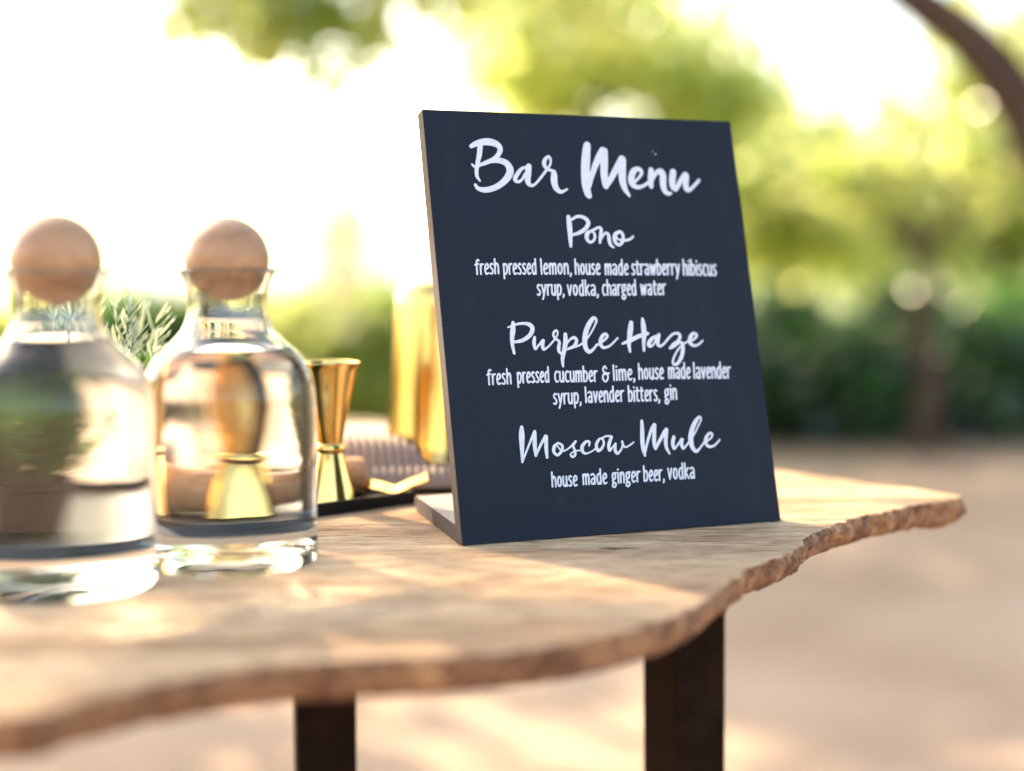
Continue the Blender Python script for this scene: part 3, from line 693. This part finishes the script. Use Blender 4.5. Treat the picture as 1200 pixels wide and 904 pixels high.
def word_strokes(w, x0, x1, b0, b1, xh):
    gap = 0.135; x = 0; raw = []
    for ch in w:
        wd, st = GL[ch]
        for s in st: raw.append([(x+a, b) for a, b in s])
        x += wd+gap
    tot = x-gap; out = []
    for s in raw:
        pts = []
        for a, b in s:
            t = a/tot; px = x0+1.1+(x1-x0-2.2)*t; base = b0+(b1-b0)*t
            px -= b*xh*0.03                      # the board leans away, so uprights tip left
            pts.append((px, base-1.0-b*(xh-1.8), 2.1))
        out.append(pts)
    return out

def menu_board():
    root = empty('menu_sign', BO); tag(root, 'leaning navy bar menu board with white hand lettering on the table', 'menu board')
    Mx = Matrix((bx, bu, bN)).transposed().to_4x4()
    # panel: front face in the board plane, foot cut level with the table
    t = BT; cut = t*math.tan(LEAN)
    V = [(0, 0, 0), (BW, 0, 0), (BW, BH, 0), (0, BH, 0), (0, cut, -t), (BW, cut, -t), (BW, BH, -t), (0, BH, -t)]
    bm = bmesh.new(); vs = [bm.verts.new(v) for v in V]
    fs = [(0, 1, 2, 3), (5, 4, 7, 6), (1, 5, 6, 2), (4, 0, 3, 7), (3, 2, 6, 7), (4, 5, 1, 0)]
    for k, f in enumerate(fs):
        q = bm.faces.new([vs[i] for i in f]); q.material_index = 0 if k in (0, 1) else 1
    bmesh.ops.bevel(bm, geom=[e for e in bm.edges], offset=0.0005, segments=2, affect='EDGES', profile=0.6)
    # ragged sawn edges: subdivide rims and jitter
    pnl = bm_obj('panel', bm, [M['board'], M['mdf']], root); pnl.matrix_local = Mx
    # foot plate behind the panel
    back = -bn; fx = (Matrix.Rotation(R(5.5), 3, 'Z') @ back).normalized(); L = 0.110
    fx = (Matrix.Rotation(R(-6), 3, 'Z') @ back).normalized()
    p0 = bx*0.0006 + back*(BT/math.cos(LEAN)+0.0006); w = BW-0.002
    q = [p0, p0+bx*w, p0+bx*w+fx*L, p0+fx*L]
    V = [tuple(a) for a in q]+[tuple(a+Vector((0, 0, 0.0095))) for a in q]
    bm = bmesh.new(); vs = [bm.verts.new(v) for v in V]
    for k, f in enumerate([(3, 2, 1, 0), (4, 5, 6, 7), (0, 1, 5, 4), (1, 2, 6, 5), (2, 3, 7, 6), (3, 0, 4, 7)]):
        qf = bm.faces.new([vs[i] for i in f]); qf.material_index = 0 if k == 1 else 1
    bmesh.ops.recalc_face_normals(bm, faces=bm.faces)
    bm_obj('foot', bm, [M['mdf_top'], M['mdf']], root)
    for w_, (sx, ox, oy, st) in SCRIPT.items():
        P, Rr = strokes_to_board(st, sx, ox, oy, 0.97)
        o = mesh_obj('brush_word', *field_mesh(P, Rr), M['ink'], root); o.matrix_local = Mx; o['label'] = f'white brush script word {w_}'
    for wd in WORDS:
        P, Rr = strokes_to_board(word_strokes(*wd), 1.0, 0, 0)
        o = mesh_obj('small_word', *field_mesh(P, Rr, 0.00016), M['ink'], root); o.matrix_local = Mx; o['label'] = f'small white printed word {wd[0].strip(",")}' if wd[0] != '&' else 'small white ampersand'
    # tiny paint fleck
    o = mesh_obj('paint_fleck', *field_mesh([px_to_board(768, 181), px_to_board(764.5, 178)], [0.0005, 0.0003], 0.0001), M['ink'], root); o.matrix_local = Mx
menu_board()

# ------------------------------------------------------------------ bottles
SQ = 0.96      # body slightly slimmer than the first estimate
OUT = [(0.0, 0.0012), (0.038, 0.0008), (0.0440, 0.0), (0.0468, 0.0012), (0.0479, 0.0045), (0.0480, 0.012), (0.0474, 0.020), (0.0478, 0.035), (0.0480, 0.060), (0.0479, 0.085), (0.0474, 0.0935),
       (0.0455, 0.1015), (0.0415, 0.1090), (0.0355, 0.1150), (0.0300, 0.1195), (0.0255, 0.1245), (0.0226, 0.1300), (0.0211, 0.1365), (0.0209, 0.1425), (0.0217, 0.1480), (0.0236, 0.1530), (0.0258, 0.1560)]
IN = [(0.0, 0.0070), (0.030, 0.0058), (0.0405, 0.0068), (0.0440, 0.0105), (0.0452, 0.0200), (0.0455, 0.0350), (0.0457, 0.060), (0.0456, 0.085), (0.0450, 0.0930),
      (0.0430, 0.1000), (0.0390, 0.1070), (0.0330, 0.1130), (0.0278, 0.1175), (0.0234, 0.1225), (0.0207, 0.1285), (0.0192, 0.1365), (0.0191, 0.1425), (0.0200, 0.1485), (0.0220, 0.1535), (0.0242, 0.1564)]
def make_bottle(px, d, level, rz, lab, ball_rot):
    root = empty('glass_bottle', (X(px, d)*0.999, d, TZ+0.0002), rz); tag(root, lab, 'bottle', 'stoppered glass bottles of water on the table')
    sq = lambda r, z: r*(SQ if z < 0.115 else SQ+(1-SQ)*min(1, (z-0.115)/0.02))
    out = catmull([(sq(r, z), z) for r, z in OUT], 5); out[:, 0] = np.maximum(out[:, 0], 0); out[0, 0] = 0
    inn = catmull([(sq(r, z), z) for r, z in IN], 5); inn[:, 0] = np.maximum(inn[:, 0], 0); inn[0, 0] = 0
    # radius of the inner wall at the water line
    zi = inn[:, 1]; k = next(i for i in range(8, len(inn)) if zi[i] > level)
    t = (level-zi[k-1])/(zi[k]-zi[k-1]); rl = inn[k-1, 0]*(1-t)+inn[k, 0]*t
    dry = [(rl, level)] + [tuple(p) for p in inn[k:]]
    # the outer wall gets a ring exactly at the water line: glass wetted inside bends light less than dry glass
    zo = out[:, 1]; ko = next(i for i in range(20, len(out)) if zo[i] > level)
    t = (level-zo[ko-1])/(zo[ko]-zo[ko-1]); ro = out[ko-1, 0]*(1-t)+out[ko, 0]*t
    outer = [tuple(p) for p in out[:ko]]+[(ro, level)]+[tuple(p) for p in out[ko:]]
    # finer rings so the blown wall can be slightly uneven
    fine = [outer[0]]
    for p, q in zip(outer, outer[1:]):
        m = max(1, int(math.hypot(q[0]-p[0], q[1]-p[1])/0.0022))
        fine += [(p[0]+(q[0]-p[0])*j/m, p[1]+(q[1]-p[1])*j/m) for j in range(1, m+1)]
    rim = [(0.0256, 0.1572), (0.0248, 0.1574)]
    v, f = lathe(fine+rim+dry[::-1], 144); n_out = len(fine)*144
    from mathutils import noise as mn
    vv = []
    for x, y, z in v:
        rr = math.hypot(x, y)
        if rr > 1e-6:
            w_ = mn.noise(Vector((x*38, y*38, z*30+px)))*0.00026 + mn.noise(Vector((x*90, y*90, z*14+px)))*0.00010
            w_ *= min(1, max(0, (z-0.002)/0.01)); x, y = x*(1+w_/rr), y*(1+w_/rr)
        vv.append((x, y, z))
    mi = [1 if max(v[i][2] for i in q) <= level+1e-7 else 0 for q in f]
    mesh_obj('glass', vv, f, [M['glass'], M['wet_glass']], root, True, mi)
    top = [(rl, level), (rl*0.985, level-0.0008), (rl*0.95, level-0.0012), (rl*0.8, level-0.0013), (0, level-0.0013)]
    kb = next(i for i in range(len(inn)) if inn[i][1] > 0.0110)
    v1, f1 = lathe(top, 128); v2, f2 = lathe([tuple(p) for p in inn[:kb]], 128)
    v2 = [(x, y, z + 0.0006*mn.noise(Vector((x*60, y*60, px)))) for x, y, z in v2]
    mesh_obj('water', v1, f1, M['water_top'], root, True)
    mesh_obj('glass_base', v2, f2, M['water_side'], root, True)
    bm = bmesh.new(); bmesh.ops.create_uvsphere(bm, u_segments=64, v_segments=32, radius=0.0222)
    b = bm_obj('stopper', bm, M['ball'], root, True); b.location = (0, 0, 0.1622); b.rotation_euler = ball_rot
    for o in root.children:
        if o.name.startswith(('glass', 'water')): o.cycles.is_caustics_caster = True
    return root
make_bottle(67, 0.7215, 0.1235, 0.3, 'nearer glass bottle of water, fuller, partly out of frame at left', (0.4, 0.2, 0.1))
make_bottle(267, 0.7770, 0.1145, 1.4, 'farther glass bottle of water beside the brass jigger, wooden ball stopper', (1.2, 0.5, 0.6))
for o in col.objects:
    if o.name.startswith('slab'): o.cycles.is_caustics_receiver = True

# ------------------------------------------------------------------ bar tools on the tray
TD = Vector((0.752, 0.659, 0)); TB = Vector((-0.659, 0.752, 0)); TC = Vector((-0.0640, 0.9640, TZ))
def tray():
    root = empty('serving_tray', TC); root.rotation_euler.z = math.atan2(TD.y, TD.x)
    tag(root, 'flat black rectangular tray holding the brass bar tools', 'tray')
    L, Wd, h = 0.36, 0.235, 0.0085
    bm = box_bm((L, Wd, 0.003), (-L/2, Wd/2, 0.0017), 0.0006); bm_obj('base', bm, M['black'], root)
    for (s, c) in (((L, 0.004, h-0.0032), (-L/2, 0.002, 0.0032+(h-0.0032)/2)), ((L, 0.004, h-0.0032), (-L/2, Wd-0.002, 0.0032+(h-0.0032)/2)),
                   ((0.004, Wd-0.0084, h-0.0032), (-0.002, Wd/2, 0.0032+(h-0.0032)/2)), ((0.004, Wd-0.0084, h-0.0032), (-L+0.002, Wd/2, 0.0032+(h-0.0032)/2))):
        bm = box_bm(s, c, 0.0008); bm_obj('rim', bm, M['black'], root)
tray()
TT = TZ+0.0034
JIG = [(0.0, 0.030), (0.006, 0.0295), (0.0125, 0.012), (0.0152, 0.0015), (0.0155, 0.0), (0.0168, 0.0), (0.0170, 0.0008), (0.0166, 0.0022), (0.0140, 0.012), (0.0108, 0.024), (0.0088, 0.0315), (0.0084, 0.0325),
       (0.0096, 0.0335), (0.0103, 0.0352), (0.0103, 0.0364), (0.0096, 0.038), (0.0084, 0.039), (0.0088, 0.0405), (0.0112, 0.054), (0.0146, 0.071), (0.0180, 0.087), (0.0196, 0.0908), (0.0202, 0.0916), (0.0198, 0.0922), (0.0190, 0.0918), (0.0174, 0.087), (0.0138, 0.070), (0.0104, 0.054), (0.0070, 0.044), (0, 0.043)]
def jigger(x, y, lab):
    v, f = lathe(JIG, 72); o = mesh_obj('jigger', v, f, M['gold'], None, True); o.location = (x, y, TT+0.0002); o.data.set_sharp_from_angle(angle=R(40))
    tag(o, lab, 'jigger', 'brass jiggers on the tray'); return o
jigger(-0.1195, 0.952, 'brass double jigger right of the farther bottle, in front of the muddler')
jigger(-0.186, 0.930, 'brass double jigger standing behind the farther bottle, seen through its water')
def shaker():
    prof = [(0.0, 0.123), (0.040, 0.1225), (0.0425, 0.121), (0.0440, 0.0035), (0.0452, 0.0)]
    out = [(0.0452, 0.0), (0.0462, 0.0006), (0.0464, 0.0018), (0.0452, 0.0034), (0.0440, 0.012), (0.0405, 0.060), (0.0368, 0.112), (0.0360, 0.1205), (0.0345, 0.1255), (0.0310, 0.1282), (0.0240, 0.1290), (0.0, 0.1290)]
    inn = [(0.0, 0.127), (0.030, 0.1265), (0.0345, 0.120), (0.0430, 0.010), (0.0446, 0.0005)]
    v, f = lathe(inn+out, 96); o = mesh_obj('shaker_tin', v, f, M['gold_satin'], None, True); o.data.set_sharp_from_angle(angle=R(50))
    d = 1.075; o.location = (X(522, d), d, TZ+0.0172); tag(o, 'tall brass cocktail shaker tin turned upside down behind the menu board', 'shaker')
shaker()
def napkin():
    # folded ribbed cloth: heightfield with ribs, thick and rolled at its left end
    nu, nv = 620, 60; V, F = [], []
    o0 = Vector((X(352, 1.0), 0.985, 0)); du = Vector((0.985, 0.17, 0)); dv = Vector((-0.17, 0.985, 0)); LU, LV = 0.235, 0.150
    def H(u, v):
        s = lambda x: max(0, min(1, x))**0.5
        edge = s(u/0.05)*s((1-u)/0.03)*s(v/0.05)*s((1-v)/0.05)
        roll = 0.0
        ru = (u-0.10)/0.28
        if abs(ru) < 1: roll = 0.019*(1-ru**6)**0.5*s((v-0.12)/0.12)*s((1-v)/0.1)
        base = 0.0115
        rib = 0.0017*math.sin(u*LU/0.0058*2*math.pi + 0.6*math.sin(v*9))
        return edge*(base+max(0, roll)) + rib*edge
    for j in range(nv):
        for i in range(nu):
            u, v = i/(nu-1), j/(nv-1); p = o0+du*(u*LU)+dv*(v*LV)+dv*0.003*math.sin(u*7); V.append((p.x, p.y, 0.0008+H(u, v)))
    for j in range(nv-1):
        for i in range(nu-1): F.append((j*nu+i, j*nu+i+1, (j+1)*nu+i+1, (j+1)*nu+i))
    n0 = len(V); V += [(x, y, 0.0002) for x, y, z in V]
    for j in range(nv-1):
        for i in range(nu-1): F.append((n0+j*nu+i, n0+(j+1)*nu+i, n0+(j+1)*nu+i+1, n0+j*nu+i+1))
    bd = [i for i in range(nu)]+[j*nu+nu-1 for j in range(1, nv)]+[(nv-1)*nu+i for i in range(nu-2, -1, -1)]+[j*nu for j in range(nv-2, 0, -1)]
    for a, b in zip(bd, bd[1:]+bd[:1]): F.append((b, a, a+n0, b+n0))
    o = mesh_obj('napkin', V, F, M['napkin'], None, True); o.location = (0, 0, TZ+0.0045)
    tag(o, 'folded pinkish ribbed cloth under the brass shaker tin', 'napkin')
napkin()
def muddler():
    a = Vector((-0.100, 0.985, TT+0.0128)); d = Vector((-0.93, -0.37, 0)).normalized()
    path = [a+d*s for s in (0, 0.0015, 0.004, 0.05, 0.09, 0.13, 0.16, 0.172)]
    o = mesh_obj('muddler', *tube(path, [0.0095, 0.0118, 0.0126, 0.0122, 0.0112, 0.0100, 0.0098, 0.007], 40), M['muddler'], None, True); o.data.set_sharp_from_angle(angle=R(50))
    tag(o, 'orange brown wooden muddler lying on the tray behind the jigger', 'muddler')
muddler()
def tongs():
    pts = []
    for (px, py, d) in ((425, 566, 0.975), (445, 570, 0.968), (464, 574, 0.962), (480, 567, 0.963), (501, 559, 0.965)):
        r = ray(px, py); pts.append(tuple(Vector((0, 0, CAM_Z))+r*(d/r.y)))
    s = catmull(pts, 8); V, F = [], []
    w, t = 0.0042, 0.0014
    for i, p in enumerate(s):
        tg = Vector(s[min(i+1, len(s)-1)]-s[max(i-1, 0)]).normalized(); side = Vector((0, 0, 1)).cross(tg).normalized(); side = (side+Vector((0, 0, 0.55))).normalized(); up = tg.cross(side)
        P = Vector(p)
        for a, b in ((-1, -1), (1, -1), (1, 1), (-1, 1)): V.append(tuple(P+side*a*w/1+up*b*t/2))
    for i in range(len(s)-1):
        for k in range(4): F.append((i*4+k, i*4+(k+1) % 4, (i+1)*4+(k+1) % 4, (i+1)*4+k))
    F += [(3, 2, 1, 0), tuple((len(s)-1)*4+k for k in range(4))]
    o = mesh_obj('ice_tongs', V, F, M['gold'], None); tag(o, 'bent brass tong arm resting against the ribbed cloth', 'tongs')
tongs()

# ------------------------------------------------------------------ potted herb behind the nearer bottle
def herb():
    base = Vector((-0.258, 0.905, TT+0.0002)); root = empty('potted_rosemary', base); tag(root, 'silvery green rosemary in a small dark pot behind the nearer bottle', 'potted plant')
    v, f = lathe([(0, 0.0), (0.022, 0.0), (0.023, 0.001), (0.0265, 0.022), (0.0275, 0.023), (0.0275, 0.027), (0.025, 0.027), (0.0245, 0.024), (0.0, 0.024)], 48)
    mesh_obj('pot', v, f, M['pot'], root)
    g = np.random.default_rng(3); st = []; LV, LF = [], []
    def sprig(p0, d, L, nl, ll0, w, LV, LF, curl=0.012):
        path = [p0+d*L*t+np.array([0, 0, curl*t*t]) for t in np.linspace(0, 1, 6)]; st.append(tube(path, [0.0009*(1-0.6*i/5) for i in range(6)], 5))
        for q in np.linspace(0.12, 1.0, nl):
            P = p0+d*L*q+np.array([0, 0, curl*q*q])
            for s_ in range(3):
                b = g.uniform(0, 2*math.pi); o = np.array([math.cos(b), math.sin(b), 0]); spread = 0.8-0.4*q
                ld = d*(1-0.3*spread)+o*spread; ld /= np.linalg.norm(ld); ll = ll0*g.uniform(0.75, 1.25); sd_ = np.cross(ld, [0.1, 0.2, 1.0]); sd_ /= np.linalg.norm(sd_); up = np.cross(ld, sd_)
                n0 = len(LV); cv = up*0.0012
                LV += [tuple(P), tuple(P+ld*ll*0.3+sd_*w), tuple(P+ld*ll*0.3-sd_*w), tuple(P+ld*ll*0.75+sd_*w*0.9+cv), tuple(P+ld*ll*0.75-sd_*w*0.9+cv), tuple(P+ld*ll+cv*0.5), tuple(P+ld*ll*0.5+up*0.0005)]
                LF += [(n0, n0+1, n0+6), (n0, n0+6, n0+2), (n0+1, n0+3, n0+6), (n0+2, n0+6, n0+4), (n0+6, n0+3, n0+5), (n0+6, n0+5, n0+4)]
    for k in range(60):
        a = g.uniform(0, 2*math.pi); r = 0.020*math.sqrt(g.random()); p0 = np.array([r*math.cos(a), r*math.sin(a), 0.025])
        lean = g.uniform(0.1, 0.9); a2 = a+g.normal(0, 0.3); d = np.array([math.cos(a2)*math.sin(lean), math.sin(a2)*math.sin(lean), math.cos(lean)])
        sprig(p0, d, g.uniform(0.035, 0.062), 14, 0.012, 0.0013, LV, LF)
    SV, SF = [], []
    for (dx, dy, hz) in ((0.006, -0.01, 0.136), (0.013, 0.0, 0.133), (0.021, -0.005, 0.126), (0.029, 0.01, 0.118), (0.035, 0.0, 0.110), (0.041, 0.005, 0.101), (0.017, 0.02, 0.120), (-0.012, 0.0, 0.125), (-0.03, 0.01, 0.115),
                         (0.026, -0.012, 0.108), (0.046, -0.004, 0.090)):
        p0 = np.array([dx*0.2, dy, 0.025]); v_ = np.array([dx, dy, hz-0.030]); L = np.linalg.norm(v_)
        sprig(p0, v_/L, L*0.92, 17, 0.0150, 0.0013, SV, SF)
    mesh_obj('sprigs', SV, SF, M['leaf_silver'], root)
    mesh_obj('stems', *merge(st), M['stem'], root, True); mesh_obj('foliage', LV, LF, M['leaf_herb'], root)
herb()
